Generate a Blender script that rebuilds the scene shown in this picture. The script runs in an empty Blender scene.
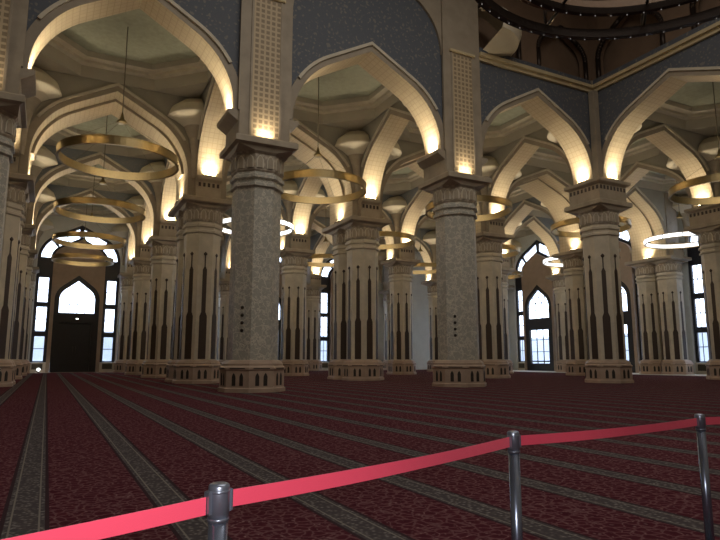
import bpy, bmesh, math, random
from math import sin, cos, pi, radians, atan, sqrt
from mathutils import Vector, Matrix
random.seed(4)
SC = bpy.context.scene
COL = SC.collection

# ------------------------------------------------------------------ materials
def new_mat(name):
    m = bpy.data.materials.new(name); m.use_nodes = True
    nt = m.node_tree; nt.nodes.clear()
    out = nt.nodes.new('ShaderNodeOutputMaterial')
    b = nt.nodes.new('ShaderNodeBsdfPrincipled')
    nt.links.new(b.outputs[0], out.inputs[0])
    return m, nt, b, out
def N(nt, t, **kw):
    n = nt.nodes.new(t)
    for k, v in kw.items():
        if k in n.inputs: n.inputs[k].default_value = v
        else: setattr(n, k, v)
    return n
def rgba(c): return (c[0], c[1], c[2], 1)
def math_n(nt, op, a, b=None, c=None):
    n = nt.nodes.new('ShaderNodeMath'); n.operation = op
    for i, v in enumerate((a, b, c)):
        if v is None: continue
        if isinstance(v, (int, float)): n.inputs[i].default_value = v
        else: nt.links.new(v, n.inputs[i])
    return n.outputs[0]
def mix_n(nt, f, a, b):
    n = nt.nodes.new('ShaderNodeMix'); n.data_type = 'RGBA'
    if isinstance(f, (int, float)): n.inputs[0].default_value = f
    else: nt.links.new(f, n.inputs[0])
    for i, v in ((6, a), (7, b)):
        if isinstance(v, tuple): n.inputs[i].default_value = rgba(v)
        else: nt.links.new(v, n.inputs[i])
    return n.outputs[2]
def ramp_n(nt, fac, stops):
    r = nt.nodes.new('ShaderNodeValToRGB')
    e = r.color_ramp.elements
    while len(e) < len(stops): e.new(0.5)
    for i, (p, c) in enumerate(stops):
        e[i].position = p; e[i].color = rgba(c) if isinstance(c, tuple) else (c, c, c, 1)
    nt.links.new(fac, r.inputs[0])
    return r.outputs[0]
def objco(nt):
    return nt.nodes.new('ShaderNodeTexCoord').outputs['Object']
def bump(nt, b, h, s, d=0.02):
    n = nt.nodes.new('ShaderNodeBump'); n.inputs['Strength'].default_value = s
    n.inputs['Distance'].default_value = d
    nt.links.new(h, n.inputs['Height']); nt.links.new(n.outputs[0], b.inputs['Normal'])

def stone(name, base, var=0.12, rough=0.55, scale=1.5, spec=0.3):
    m, nt, b, o = new_mat(name)
    co = objco(nt)
    n = N(nt, 'ShaderNodeTexNoise', Scale=scale, Detail=6.0, Roughness=0.6)
    nt.links.new(co, n.inputs['Vector'])
    lo = tuple(c*(1-var) for c in base); hi = tuple(min(1, c*(1+var)) for c in base)
    c = ramp_n(nt, n.outputs[0], [(0.3, lo), (0.7, hi)])
    nt.links.new(c, b.inputs['Base Color'])
    b.inputs['Roughness'].default_value = rough
    b.inputs['Specular IOR Level'].default_value = spec
    return m
def simple(name, c, rough=0.5, metal=0.0, spec=0.5):
    m, nt, b, o = new_mat(name)
    co = objco(nt)
    n = N(nt, 'ShaderNodeTexNoise', Scale=9.0, Detail=3.0); nt.links.new(co, n.inputs['Vector'])
    cc = ramp_n(nt, n.outputs[0], [(0.3, tuple(x*0.93 for x in c)), (0.7, tuple(min(1, x*1.05) for x in c))])
    nt.links.new(cc, b.inputs['Base Color'])
    b.inputs['Roughness'].default_value = rough; b.inputs['Metallic'].default_value = metal
    b.inputs['Specular IOR Level'].default_value = spec
    return m
def emit(name, c, s):
    m, nt, b, o = new_mat(name)
    nt.nodes.remove(b)
    e = N(nt, 'ShaderNodeEmission', Strength=s); e.inputs[0].default_value = rgba(c)
    nt.links.new(e.outputs[0], o.inputs[0])
    return m

M = {}
M['cream'] = stone('cream_marble', (0.58, 0.52, 0.41))
M['plinth'] = stone('plinth_marble', (0.42, 0.31, 0.235), 0.15)
M['impost'] = stone('impost_stone', (0.38, 0.32, 0.24), 0.15)
M['plaster'] = stone('vault_plaster', (0.46, 0.42, 0.34), 0.06, 0.8, 0.6)
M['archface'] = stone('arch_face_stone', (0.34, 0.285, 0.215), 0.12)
M['taupe'] = stone('taupe_plaster', (0.36, 0.335, 0.275), 0.07, 0.8, 0.8)
M['fan'] = stone('fan_plaster', (0.66, 0.59, 0.45), 0.06, 0.8, 0.6)
M['panelgreen'] = stone('ceiling_green', (0.36, 0.37, 0.28), 0.12, 0.85, 3)
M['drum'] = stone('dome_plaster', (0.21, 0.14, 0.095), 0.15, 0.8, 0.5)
M['dark'] = simple('dark_wood', (0.012, 0.010, 0.009), 0.5)
M['inlay'] = simple('dark_inlay_wood', (0.050, 0.030, 0.020), 0.45)
M['slot'] = simple('slot_dark', (0.03, 0.022, 0.016), 0.7)
M['frame'] = simple('window_frame_dark', (0.022, 0.022, 0.030), 0.45)
M['brass'] = simple('brass', (0.33, 0.25, 0.125), 0.35, 1.0)
M['bronze'] = simple('dark_bronze', (0.05, 0.035, 0.028), 0.4, 0.6)
M['amberglass'] = simple('brown_lamp_glass', (0.20, 0.12, 0.07), 0.35)
M['rod'] = simple('rod_metal', (0.22, 0.19, 0.14), 0.4, 0.7)
M['gold'] = stone('gilt_band', (0.56, 0.46, 0.28), 0.08, 0.4)
M['lamp'] = emit('lamp_glow', (1.0, 0.80, 0.48), 24)
M['litglass'] = emit('lit_ring_glass', (0.93, 0.97, 1.0), 2.2)
M['crystal'] = emit('tiny_lamp', (1.0, 0.93, 0.85), 0.22)
M['exitlight'] = emit('exit_lamp', (0.9, 1.0, 0.95), 3.0)
M['dado'] = simple('dado_grille', (0.07, 0.055, 0.03), 0.6)
M['portal'] = stone('portal_stone', (0.36, 0.27, 0.20), 0.1, 0.6)
M['white'] = stone('white_wall', (0.62, 0.62, 0.57), 0.05, 0.8)
M['exterior'] = stone('outside_paving', (0.42, 0.45, 0.50), 0.06, 0.9)
M['outwall'] = stone('outside_wall', (0.50, 0.53, 0.57), 0.06, 0.9)
M['post'] = simple('post_steel', (0.27, 0.31, 0.42), 0.27, 0.9)
M['posthead'] = simple('post_head', (0.27, 0.30, 0.38), 0.32, 0.8)
M['base'] = simple('post_base', (0.06, 0.065, 0.08), 0.35, 0.8)

def mk_belt():
    m, nt, b, o = new_mat('red_webbing')
    co = objco(nt)
    w = N(nt, 'ShaderNodeTexWave', Scale=260.0, Distortion=0.5); w.bands_direction = 'Z'
    nt.links.new(co, w.inputs['Vector'])
    c = ramp_n(nt, w.outputs[0], [(0, (0.78, 0.050, 0.118)), (1, (0.92, 0.085, 0.16))])
    nt.links.new(c, b.inputs['Base Color'])
    b.inputs['Roughness'].default_value = 0.6
    b.inputs['Sheen Weight'].default_value = 0.2
    return m
M['belt'] = mk_belt()

def mk_carved():
    m, nt, b, o = new_mat('carved_stone')
    co = objco(nt)
    mp = nt.nodes.new('ShaderNodeMapping'); nt.links.new(co, mp.inputs[0])
    v = N(nt, 'ShaderNodeTexVoronoi', Scale=2.5); v.feature = 'DISTANCE_TO_EDGE'
    nz = N(nt, 'ShaderNodeTexNoise', Scale=5.0, Detail=3.0); nt.links.new(co, nz.inputs['Vector'])
    add = nt.nodes.new('ShaderNodeVectorMath'); add.operation = 'ADD'
    sc = nt.nodes.new('ShaderNodeVectorMath'); sc.operation = 'SCALE'; sc.inputs['Scale'].default_value = 0.65
    nt.links.new(nz.outputs['Color'], sc.inputs[0]); nt.links.new(co, add.inputs[0]); nt.links.new(sc.outputs[0], add.inputs[1])
    nt.links.new(add.outputs[0], v.inputs['Vector'])
    v2 = N(nt, 'ShaderNodeTexVoronoi', Scale=9.0); nt.links.new(add.outputs[0], v2.inputs['Vector'])
    a = ramp_n(nt, v.outputs[0], [(0.03, (0.70, 0.65, 0.54)), (0.10, (0.40, 0.385, 0.33))])
    bb = ramp_n(nt, v2.outputs[0], [(0.1, (0.62, 0.57, 0.48)), (0.5, (0.38, 0.36, 0.31))])
    c = mix_n(nt, 0.35, a, bb)
    nt.links.new(c, b.inputs['Base Color']); b.inputs['Roughness'].default_value = 0.55
    bump(nt, b, c, 0.8, 0.04)
    return m
M['carved'] = mk_carved()

def mk_spandrel(name, dark, light, sc=5.0):
    m, nt, b, o = new_mat(name)
    co = objco(nt)
    nz = N(nt, 'ShaderNodeTexNoise', Scale=3.0, Detail=3.0); nt.links.new(co, nz.inputs['Vector'])
    v = N(nt, 'ShaderNodeTexVoronoi', Scale=sc); v.feature = 'SMOOTH_F1'
    s = nt.nodes.new('ShaderNodeVectorMath'); s.operation = 'SCALE'; s.inputs['Scale'].default_value = 0.35
    add = nt.nodes.new('ShaderNodeVectorMath'); add.operation = 'ADD'
    nt.links.new(nz.outputs['Color'], s.inputs[0]); nt.links.new(co, add.inputs[0]); nt.links.new(s.outputs[0], add.inputs[1])
    nt.links.new(add.outputs[0], v.inputs['Vector'])
    c = ramp_n(nt, v.outputs[0], [(0.18, light), (0.30, dark), (0.62, dark), (0.75, light)])
    nt.links.new(c, b.inputs['Base Color']); b.inputs['Roughness'].default_value = 0.7
    return m
M['spandrel'] = mk_spandrel('blue_arabesque', (0.10, 0.110, 0.132), (0.19, 0.182, 0.168), 5.0)
M['spandrel_in'] = mk_spandrel('pale_blue_arabesque', (0.235, 0.25, 0.26), (0.31, 0.30, 0.275), 7.0)

def mk_soffit():
    # pierced square coffers on the arch undersides, as mortar-lined tiles
    m, nt, b, o = new_mat('pierced_soffit')
    uv = nt.nodes.new('ShaderNodeTexCoord').outputs['UV']
    br = N(nt, 'ShaderNodeTexBrick', Scale=1.0)
    br.offset = 0.0; br.squash = 1.0
    br.inputs['Brick Width'].default_value = 0.30; br.inputs['Row Height'].default_value = 0.30
    br.inputs['Mortar Size'].default_value = 0.022
    br.inputs['Color1'].default_value = (0.60, 0.50, 0.335, 1); br.inputs['Color2'].default_value = (0.63, 0.53, 0.36, 1)
    br.inputs['Mortar'].default_value = (0.52, 0.41, 0.26, 1)
    nt.links.new(uv, br.inputs['Vector'])
    nt.links.new(br.outputs[0], b.inputs['Base Color']); b.inputs['Roughness'].default_value = 0.6
    return m
M['soffit'] = mk_soffit()

def mk_pierpanel():
    m, nt, b, o = new_mat('carved_pier_panel')
    co = objco(nt)
    sx = nt.nodes.new('ShaderNodeSeparateXYZ'); nt.links.new(co, sx.inputs[0])
    cb = nt.nodes.new('ShaderNodeCombineXYZ')
    h = math_n(nt, 'ADD', sx.outputs[0], sx.outputs[1])
    nt.links.new(h, cb.inputs[0]); nt.links.new(sx.outputs[2], cb.inputs[1])
    br = N(nt, 'ShaderNodeTexBrick', Scale=1.0); br.offset = 0.0
    br.inputs['Brick Width'].default_value = 0.26; br.inputs['Row Height'].default_value = 0.26
    br.inputs['Mortar Size'].default_value = 0.05
    br.inputs['Color1'].default_value = (0.24, 0.18, 0.11, 1); br.inputs['Color2'].default_value = (0.28, 0.21, 0.13, 1)
    br.inputs['Mortar'].default_value = (0.50, 0.39, 0.25, 1)
    nt.links.new(cb.outputs[0], br.inputs['Vector'])
    nt.links.new(br.outputs[0], b.inputs['Base Color']); b.inputs['Roughness'].default_value = 0.6
    return m
M['pierpanel'] = mk_pierpanel()

def mk_capital():
    m, nt, b, o = new_mat('carved_capital')
    co = objco(nt)
    v = N(nt, 'ShaderNodeTexVoronoi', Scale=5.0); nt.links.new(co, v.inputs['Vector'])
    c = ramp_n(nt, v.outputs[0], [(0.1, (0.50, 0.42, 0.32)), (0.6, (0.30, 0.25, 0.19))])
    nt.links.new(c, b.inputs['Base Color']); b.inputs['Roughness'].default_value = 0.6
    bump(nt, b, v.outputs[0], 0.6, 0.05)
    return m
M['capital'] = mk_capital()

def mk_carpet():
    m, nt, b, o = new_mat('prayer_carpet')
    co = objco(nt)
    s = nt.nodes.new('ShaderNodeSeparateXYZ'); nt.links.new(co, s.inputs[0])
    P, C0 = 1.235, -0.07
    t = math_n(nt, 'SUBTRACT', s.outputs[0], C0)
    t = math_n(nt, 'DIVIDE', t, P)
    t = math_n(nt, 'FRACT', math_n(nt, 'ADD', t, 0.5))
    d = math_n(nt, 'MULTIPLY', math_n(nt, 'ABSOLUTE', math_n(nt, 'SUBTRACT', t, 0.5)), P)   # metres from stripe centre
    stripe = math_n(nt, 'LESS_THAN', d, 0.165)
    line = math_n(nt, 'MULTIPLY', math_n(nt, 'GREATER_THAN', d, 0.150), math_n(nt, 'LESS_THAN', d, 0.185))
    inline = math_n(nt, 'MULTIPLY', math_n(nt, 'GREATER_THAN', d, 0.100), math_n(nt, 'LESS_THAN', d, 0.115))
    nz = N(nt, 'ShaderNodeTexNoise', Scale=9.0, Detail=2.0); nt.links.new(co, nz.inputs['Vector'])
    sc = nt.nodes.new('ShaderNodeVectorMath'); sc.operation = 'SCALE'; sc.inputs['Scale'].default_value = 0.10
    ad = nt.nodes.new('ShaderNodeVectorMath'); ad.operation = 'ADD'
    nt.links.new(nz.outputs['Color'], sc.inputs[0]); nt.links.new(co, ad.inputs[0]); nt.links.new(sc.outputs[0], ad.inputs[1])
    v1 = N(nt, 'ShaderNodeTexVoronoi', Scale=9.0); v1.feature = 'DISTANCE_TO_EDGE'; nt.links.new(ad.outputs[0], v1.inputs['Vector'])
    v2 = N(nt, 'ShaderNodeTexVoronoi', Scale=17.0); nt.links.new(ad.outputs[0], v2.inputs['Vector'])
    red = ramp_n(nt, v1.outputs[0], [(0.03, (0.18, 0.095, 0.10)), (0.10, (0.090, 0.024, 0.032)), (0.4, (0.058, 0.015, 0.022))])
    red2 = ramp_n(nt, v2.outputs[0], [(0.12, (0.30, 0.20, 0.20)), (0.26, (0.068, 0.018, 0.025))])
    red = mix_n(nt, 0.38, red, red2)
    v3 = N(nt, 'ShaderNodeTexVoronoi', Scale=22.0); nt.links.new(co, v3.inputs['Vector'])
    grey = ramp_n(nt, v3.outputs[0], [(0.15, (0.20, 0.185, 0.178)), (0.34, (0.10, 0.085, 0.083)), (0.6, (0.070, 0.060, 0.063))])
    c = mix_n(nt, stripe, red, grey)
    c = mix_n(nt, inline, c, (0.19, 0.17, 0.15))
    c = mix_n(nt, line, c, (0.045, 0.028, 0.032))
    nt.links.new(c, b.inputs['Base Color'])
    b.inputs['Roughness'].default_value = 0.95
    b.inputs['Specular IOR Level'].default_value = 0.0
    f = N(nt, 'ShaderNodeTexNoise', Scale=180.0, Detail=2.0); nt.links.new(co, f.inputs['Vector'])
    bump(nt, b, f.outputs[0], 0.35, 0.006)
    return m
M['carpet'] = mk_carpet()

def mk_glass(name, tint, gl=0.06):
    m, nt, b, o = new_mat(name)
    nt.nodes.remove(b)
    t = N(nt, 'ShaderNodeBsdfTransparent'); t.inputs[0].default_value = rgba(tint)
    g = N(nt, 'ShaderNodeBsdfGlossy', Roughness=0.08); g.inputs[0].default_value = (0.9, 0.93, 1, 1)
    mx = N(nt, 'ShaderNodeMixShader'); mx.inputs[0].default_value = gl
    nt.links.new(t.outputs[0], mx.inputs[1]); nt.links.new(g.outputs[0], mx.inputs[2])
    nt.links.new(mx.outputs[0], o.inputs[0])
    return m
M['glass'] = mk_glass('window_glass', (0.92, 0.95, 1.0))

# ------------------------------------------------------------------ mesh builder
class MB:
    def __init__(s): s.v = []; s.f = []; s.mi = []; s.sm = []; s.uv = {}
    def add(s, vs, fs, mi=0, smooth=False):
        b = len(s.v); s.v += [tuple(p) for p in vs]
        for f in fs: s.f.append(tuple(b+i for i in f)); s.mi.append(mi); s.sm.append(smooth)
    def box(s, x0, y0, z0, x1, y1, z1, mi=0):
        v = [(x0,y0,z0),(x1,y0,z0),(x1,y1,z0),(x0,y1,z0),(x0,y0,z1),(x1,y0,z1),(x1,y1,z1),(x0,y1,z1)]
        s.add(v, [(3,2,1,0),(4,5,6,7),(0,1,5,4),(1,2,6,5),(2,3,7,6),(3,0,4,7)], mi)
    def loft(s, rings, mi=0, cap0=True, cap1=True, smooth=False, mis=None):
        n = len(rings[0]); v = [p for r in rings for p in r]; b = len(s.v); s.v += [tuple(p) for p in v]
        for k in range(len(rings)-1):
            for i in range(n):
                j = (i+1) % n
                s.f.append((b+k*n+i, b+k*n+j, b+(k+1)*n+j, b+(k+1)*n+i)); s.mi.append(mis[k] if mis else mi); s.sm.append(smooth)
        if cap0: s.f.append(tuple(b+i for i in reversed(range(n)))); s.mi.append(mi); s.sm.append(False)
        if cap1: s.f.append(tuple(b+(len(rings)-1)*n+i for i in range(n))); s.mi.append(mi); s.sm.append(False)
    def quarter(s, prof, n=10, mi=0):
        # closed quarter of a solid of revolution, in the corner x>=0, y>=0
        m = len(prof); b = len(s.v)
        for i in range(n+1):
            a = pi/2*i/n
            for rr, z in prof: s.v.append((rr*cos(a), rr*sin(a), z))
        for i in range(n):
            for k in range(m-1):
                s.f.append((b+i*m+k, b+(i+1)*m+k, b+(i+1)*m+k+1, b+i*m+k+1)); s.mi.append(mi); s.sm.append(False)
    def revolve(s, prof, n=32, c=(0,0), mi=0, closed=False, smooth=True, a0=0.0):
        rings = [[(c[0]+r*cos(a0+2*pi*i/n), c[1]+r*sin(a0+2*pi*i/n), z) for i in range(n)] for r, z in prof]
        if closed: rings.append(rings[0])
        s.loft(rings, mi, not closed and prof[0][0] > 1e-4, not closed and prof[-1][0] > 1e-4, smooth)
    def tube(s, p, q, r, n=8, mi=0):
        p, q = Vector(p), Vector(q); d = (q-p).normalized()
        u = d.orthogonal().normalized(); w = d.cross(u)
        s.loft([[c + u*(r*cos(2*pi*i/n)) + w*(r*sin(2*pi*i/n)) for i in range(n)] for c in (p, q)], mi, smooth=True)
    def mesh(s, name, mats, merge=True):
        me = bpy.data.meshes.new(name); me.from_pydata(s.v, [], s.f)
        for m in mats: me.materials.append(m)
        for p, mi, sm in zip(me.polygons, s.mi, s.sm): p.material_index = mi; p.use_smooth = sm
        bm = bmesh.new(); bm.from_mesh(me)
        if merge:
            bmesh.ops.remove_doubles(bm, verts=bm.verts, dist=1e-5)
        bmesh.ops.recalc_face_normals(bm, faces=bm.faces)
        bm.to_mesh(me); bm.free(); me.update()
        return me
    def obj(s, name, mats, parent=None, loc=(0,0,0), rz=0, merge=True):
        if not isinstance(mats, (list, tuple)): mats = [mats]
        return link(name, s.mesh(name, mats, merge), parent, loc, rz)

def link(name, me, parent=None, loc=(0,0,0), rz=0):
    o = bpy.data.objects.new(name, me); COL.objects.link(o)
    o.location = loc; o.rotation_euler = (0, 0, rz)
    if parent: o.parent = parent
    return o
def tag(o, label=None, cat=None, group=None, kind=None):
    for k, v in (('label', label), ('category', cat), ('group', group), ('kind', kind)):
        if v: o[k] = v
    return o
def thing(name, loc, label, cat, group=None, rz=0):
    return tag(link(name, None, None, loc, rz), label, cat, group)
def struct(o): o['kind'] = 'structure'; return o

# plates: 2-D outlines with holes, extruded; (a, z) plane -> world
def plate(outline, holes, depth):
    cu = bpy.data.curves.new('tmp', 'CURVE'); cu.dimensions = '2D'; cu.fill_mode = 'BOTH'; cu.extrude = depth/2
    for pts in [outline]+holes:
        sp = cu.splines.new('POLY'); sp.points.add(len(pts)-1); sp.use_cyclic_u = True
        for i, (a, z) in enumerate(pts): sp.points[i].co = (a, z, 0, 1)
    o = bpy.data.objects.new('tmp', cu); COL.objects.link(o)
    dg = bpy.context.evaluated_depsgraph_get(); dg.update()
    me = bpy.data.meshes.new_from_object(o.evaluated_get(dg))
    bpy.data.objects.remove(o); bpy.data.curves.remove(cu)
    # local x=a, y=z, z=depth  ->  x=a, y=depth, z=z
    me.transform(Matrix(((1,0,0,0),(0,0,-1,0),(0,1,0,0),(0,0,0,1))))
    me.materials.clear()
    bm = bmesh.new(); bm.from_mesh(me)
    bmesh.ops.remove_doubles(bm, verts=bm.verts, dist=1e-5)
    bmesh.ops.recalc_face_normals(bm, faces=bm.faces); bm.to_mesh(me); bm.free()
    for p in me.polygons: p.use_smooth = False; p.material_index = 0
    return me
def plate_obj(name, outline, holes, depth, mat, parent=None, loc=(0,0,0), rz=0):
    me = plate(outline, holes, depth); me.name = name; me.materials.append(mat)
    return link(name, me, parent, loc, rz)

# ------------------------------------------------------------------ arch profile (four-centred)
class Arch:
    def __init__(s, a, rise, r, stilt=0.0):
        s.a, s.rise, s.r, s.stilt = a, rise, r, stilt
        A = sqrt((a-r)**2+rise**2); dl = math.atan2(a-r, rise)
        s.phi = math.asin(r/A)+dl
    def pt(s, t, off=0.0):
        """t in 0..1 right springing to apex; off inward (+) or outward (-)"""
        r = s.r-off; c = s.a-s.r
        apex = (r+c*cos(s.phi))/sin(s.phi)
        tx, tz = c+r*cos(s.phi), r*sin(s.phi)
        L1 = s.r*s.phi; L2 = sqrt((s.a-s.r+s.r*cos(s.phi))**2+(s.rise-s.r*sin(s.phi))**2)
        k = L1/(L1+L2)
        if t <= k:
            th = s.phi*t/k; return (c+r*cos(th), r*sin(th))
        u = (t-k)/(1-k); return (tx*(1-u), tz+(apex-tz)*u)
    def half(s, off=0.0, n1=12, n2=4, t0=0.0, t1=1.0):
        L1 = s.r*s.phi; L2 = sqrt((s.a-s.r+s.r*cos(s.phi))**2+(s.rise-s.r*sin(s.phi))**2); k = L1/(L1+L2)
        ts = [k*i/n1 for i in range(n1)]+[k+(1-k)*i/n2 for i in range(n2+1)]
        ts = [t0]+[t for t in ts if t0+1e-4 < t < t1-1e-4]+[t1]
        return [s.pt(t, off) for t in ts]
    def full(s, off=0.0, n1=12, n2=4, t0=0.0):
        h = s.half(off, n1, n2, t0)
        if s.stilt and t0 == 0.0: h = [(h[0][0], -s.stilt)]+h
        return h+[(-x, z) for x, z in reversed(h[:-1])]     # right springing -> apex -> left springing

# ------------------------------------------------------------------ layout
XS = {-1: -2.85, 0: 8.1, 1: 19.4, 2: 30.7, 3: 43.0, 4: 53.0}
YS = {-1: 13.5, 0: 25.9, 1: 38.0, 2: 50.2, 3: 61.6, 4: 72.76}
WX, WY = 55.0, 74.4                  # inner faces of the side and back wall
SPR, APEX = 12.50, 17.10               # springing and apex of every arch
VD = 0.42                            # depth of the arch stones
CORE = 0.77
SPL = 11.20                          # springing of the cross arches behind the front row
TWIN = 1.12                          # half spacing of the paired shafts
ZTOP = 19.2
def hx(i, j): return 1.40 if (i, j) in ((-1, 0), (0, 0), (1, 0), (2, -1)) else 1.20
def hyo(i, j): return hx(i, j)+(TWIN if j == 1 else 0)
def coreY(j): return CORE+TWIN if j == 1 else CORE

# ------------------------------------------------------------------ column meshes (local, base at 0)
R_IN = 1.03                          # shaft inradius
def octring(r_in, z, hx=0, hy_=0):
    R = r_in/cos(pi/8)
    return [(R*cos(pi/8+k*pi/4), R*sin(pi/8+k*pi/4), z) for k in range(8)]
def sqring(h, z, hyy=None):
    hyy = h if hyy is None else hyy
    c = [(h, hyy), (-h, hyy), (-h, -hyy), (h, -hyy)]
    return [(c[k//2][0], c[k//2][1], z) for k in range(8)]
def plinth_mb(c=(0, 0)):
    m = MB()
    prof = [(1.36, 0), (1.36, 0.16), (1.30, 0.20), (1.30, 0.92), (1.34, 0.96), (1.34, 1.04), (1.25, 1.12), (1.25, 1.20), (1.15, 1.32), (1.08, 1.36)]
    m.loft([[(x+c[0], y+c[1], z) for x, y, z in octring(r, z)] for r, z in prof], 0)
    # slim pointed niches, two to a face, and a dark slit above
    for k in range(8):
        a = k*pi/4; n = Vector((cos(a), sin(a), 0)); u = Vector((-sin(a), cos(a), 0)); C = Vector((c[0], c[1], 0))
        def face(pts, d, mi):
            P = [C+n*d+u*x+Vector((0, 0, z)) for x, z in pts]; Q = [p-n*0.04 for p in P]
            nn = len(P); m.add(P+Q, [tuple(range(nn))]+[(i, i+nn, (i+1) % nn+nn, (i+1) % nn) for i in range(nn)], mi)
        for x in (-0.26, 0.10):
            w = 0.17
            face([(x, 0.28), (x+w, 0.28), (x+w, 0.66), (x+w*0.8, 0.75), (x+w/2, 0.82), (x+w*0.2, 0.75), (x, 0.66)], 1.315, 1)
        face([(-0.36, 0.985), (0.36, 0.985), (0.36, 1.025), (-0.36, 1.025)], 1.35, 1)
    return m
def shaft_mb():
    m = MB(); m.loft([octring(R_IN, 1.36), octring(R_IN, 9.0)], 0); return m
def inlay_mb(k):
    m = MB(); a = k*pi/4; n = Vector((cos(a), sin(a), 0)); u = Vector((-sin(a), cos(a), 0))
    def bx(w, z0, z1, d=0.025):
        p = [n*(R_IN+e)+u*s*w/2+Vector((0, 0, z)) for z in (z0, z1) for s, e in ((-1, -0.01), (1, -0.01), (1, d), (-1, d))]
        m.add(p, [(3,2,1,0),(4,5,6,7),(0,1,5,4),(1,2,6,5),(2,3,7,6),(3,0,4,7)])
    def taper(w0, w1, z0, z1, d=0.025):
        p = [n*(R_IN+e)+u*s*w/2+Vector((0, 0, z)) for z, w in ((z0, w0), (z1, w1)) for s, e in ((-1, -0.01), (1, -0.01), (1, d), (-1, d))]
        m.add(p, [(3,2,1,0),(4,5,6,7),(0,1,5,4),(1,2,6,5),(2,3,7,6),(3,0,4,7)])
    bx(0.44, 1.42, 3.95, 0.03); taper(0.44, 0.25, 3.95, 4.2, 0.03); bx(0.25, 4.2, 6.75); taper(0.25, 0.08, 6.75, 6.95); bx(0.07, 6.95, 7.65)
    c = n*(R_IN+0.03)+Vector((0, 0, 7.72))
    m.loft([[c+u*(r*cos(t))+n*(r*0.6*sin(t))+Vector((0, 0, z)) for t in [2*pi*i/8 for i in range(8)]] for r, z in ((0.03, -0.12), (0.11, -0.03), (0.11, 0.03), (0.02, 0.13))], 0)
    return m
def ring_mb():
    m = MB()
    prof = [(1.04, 9.0), (1.14, 9.05), (1.14, 9.17), (1.05, 9.22), (1.05, 9.36), (1.16, 9.42), (1.16, 9.56), (1.07, 9.62), (1.07, 9.70)]
    m.loft([octring(r, z) for r, z in prof], 0); return m
def capital_mb():
    m = MB()
    m.loft([octring(1.06, 9.70), octring(1.12, 9.78), octring(1.12, 10.5), octring(1.22, 10.62)], 0)
    for k in range(8):
        a = k*pi/4; n = Vector((cos(a), sin(a), 0)); u = Vector((-sin(a), cos(a), 0))
        for x in (-0.24, 0.24):
            for w, d, mi in ((0.17, 1.150, 1), (0.11, 1.165, 2)):
                pts = [(x-w, 9.86), (x+w, 9.86), (x+w, 10.22), (x+w*0.6, 10.36), (x, 10.46 if mi == 1 else 10.40), (x-w*0.6, 10.36), (x-w, 10.22)]
                P = [n*d+u*p[0]+Vector((0, 0, p[1])) for p in pts]; Q = [p-n*0.06 for p in P]; nn = 7
                m.add(P+Q, [tuple(range(nn))]+[(i, i+nn, (i+1) % nn+nn, (i+1) % nn) for i in range(nn)], mi)
    return m
def abacus_mb(tw=0.0):
    # octagon flares to a square (a rectangle over a pair of shafts)
    m = MB(); s = 1.45; sx = 1.56
    if tw == 0:
        m.loft([octring(1.22, 10.62), sqring(1.28, 10.82), sqring(s, 10.89), sqring(s, 11.12), sqring(s-0.04, 11.18)], 0)
    else:
        for sg in (-1, 1):
            def sh(r): return [(x, y+sg*tw, z) for x, y, z in r]
            m.loft([sh(octring(1.22, 10.62))]+[[(x, y+sg*tw, z) for x, y, z in sqring(1.28, 10.82, 1.11)]], 0)
        m.loft([sqring(1.29, 10.82, 1.29+tw), sqring(sx, 10.90, s+tw), sqring(sx, 11.12, s+tw), sqring(sx-0.04, 11.18, s-0.04+tw)], 0)
    return m
def impost_mb(tw=0.0, front=False, low=False):
    m = MB(); h = 1.22
    if front:       # dome side cut back behind the pier panel; brackets carry the arch feet
        m.box(-h, -0.855, 11.18, h, h, 12.20, 0)
        m.loft([[(sx*a, y, z) for y, z in ((-0.85, 12.00), (h, 12.00), (h, 12.49), (-0.85, 12.49))] for sx in (1,) for a in (h,)]+
               [[(h+0.46, y, z) for y, z in ((-0.85, 12.30), (h, 12.30), (h, 12.49), (-0.85, 12.49))]], 0)
        m.loft([[(-h, y, z) for y, z in ((-0.85, 12.00), (h, 12.00), (h, 12.49), (-0.85, 12.49))],
                [(-h-0.46, y, z) for y, z in ((-0.85, 12.30), (h, 12.30), (h, 12.49), (-0.85, 12.49))]], 0)
        m.loft([[(x, h, z) for x, z in ((-h, 12.00), (h, 12.00), (h, 12.49), (-h, 12.49))],
                [(x, h+0.46, z) for x, z in ((-h, 12.30), (h, 12.30), (h, 12.49), (-h, 12.49))]], 0)
        m.box(-h, -0.855, 12.20, h, h, 12.49, 0)
        return m
    if low:         # cross arches stand on the abacus; only the long arches have the block
        h, x = 1.20, CORE-0.012
        m.loft([sqring(x, 11.18, h+tw), sqring(x, 12.16, h+tw), sqring(x, 12.26, 1.36+tw), sqring(x, 12.32, 1.42+tw), sqring(x, 12.49, 1.42+tw)], 0)
        for sy in (1, -1):
            for i in range(5):
                a = -0.56+0.28*i; m.box(a-0.07, sy*(h+tw)-0.03, 11.86, a+0.07, sy*(h+tw)+0.03, 12.10, 1)
        return m
    h = 1.20
    m.loft([sqring(h, 11.18), sqring(h, 12.16), sqring(1.36, 12.26), sqring(1.42, 12.32), sqring(1.42, 12.49)], 0)
    for sg in (1, -1):
        for i in range(8):
            a = -1.05+2.10*i/7
            m.box(a-0.07, sg*h-0.03, 11.86, a+0.07, sg*h+0.03, 12.10, 1)
            m.box(sg*h-0.03, a-0.07, 11.86, sg*h+0.03, a+0.07, 12.10, 1)
    return m
def pier_mb(tw=0.0):
    m = MB(); m.box(-CORE, -CORE-tw, 12.49, CORE, CORE+tw, ZTOP, 0); return m
def uplight_mb():
    m = MB(); m.box(-0.40, -0.08, 0, 0.40, 0.08, 0.07, 0); m.box(-0.36, -0.055, 0.07, 0.36, 0.055, 0.085, 1); return m

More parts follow.
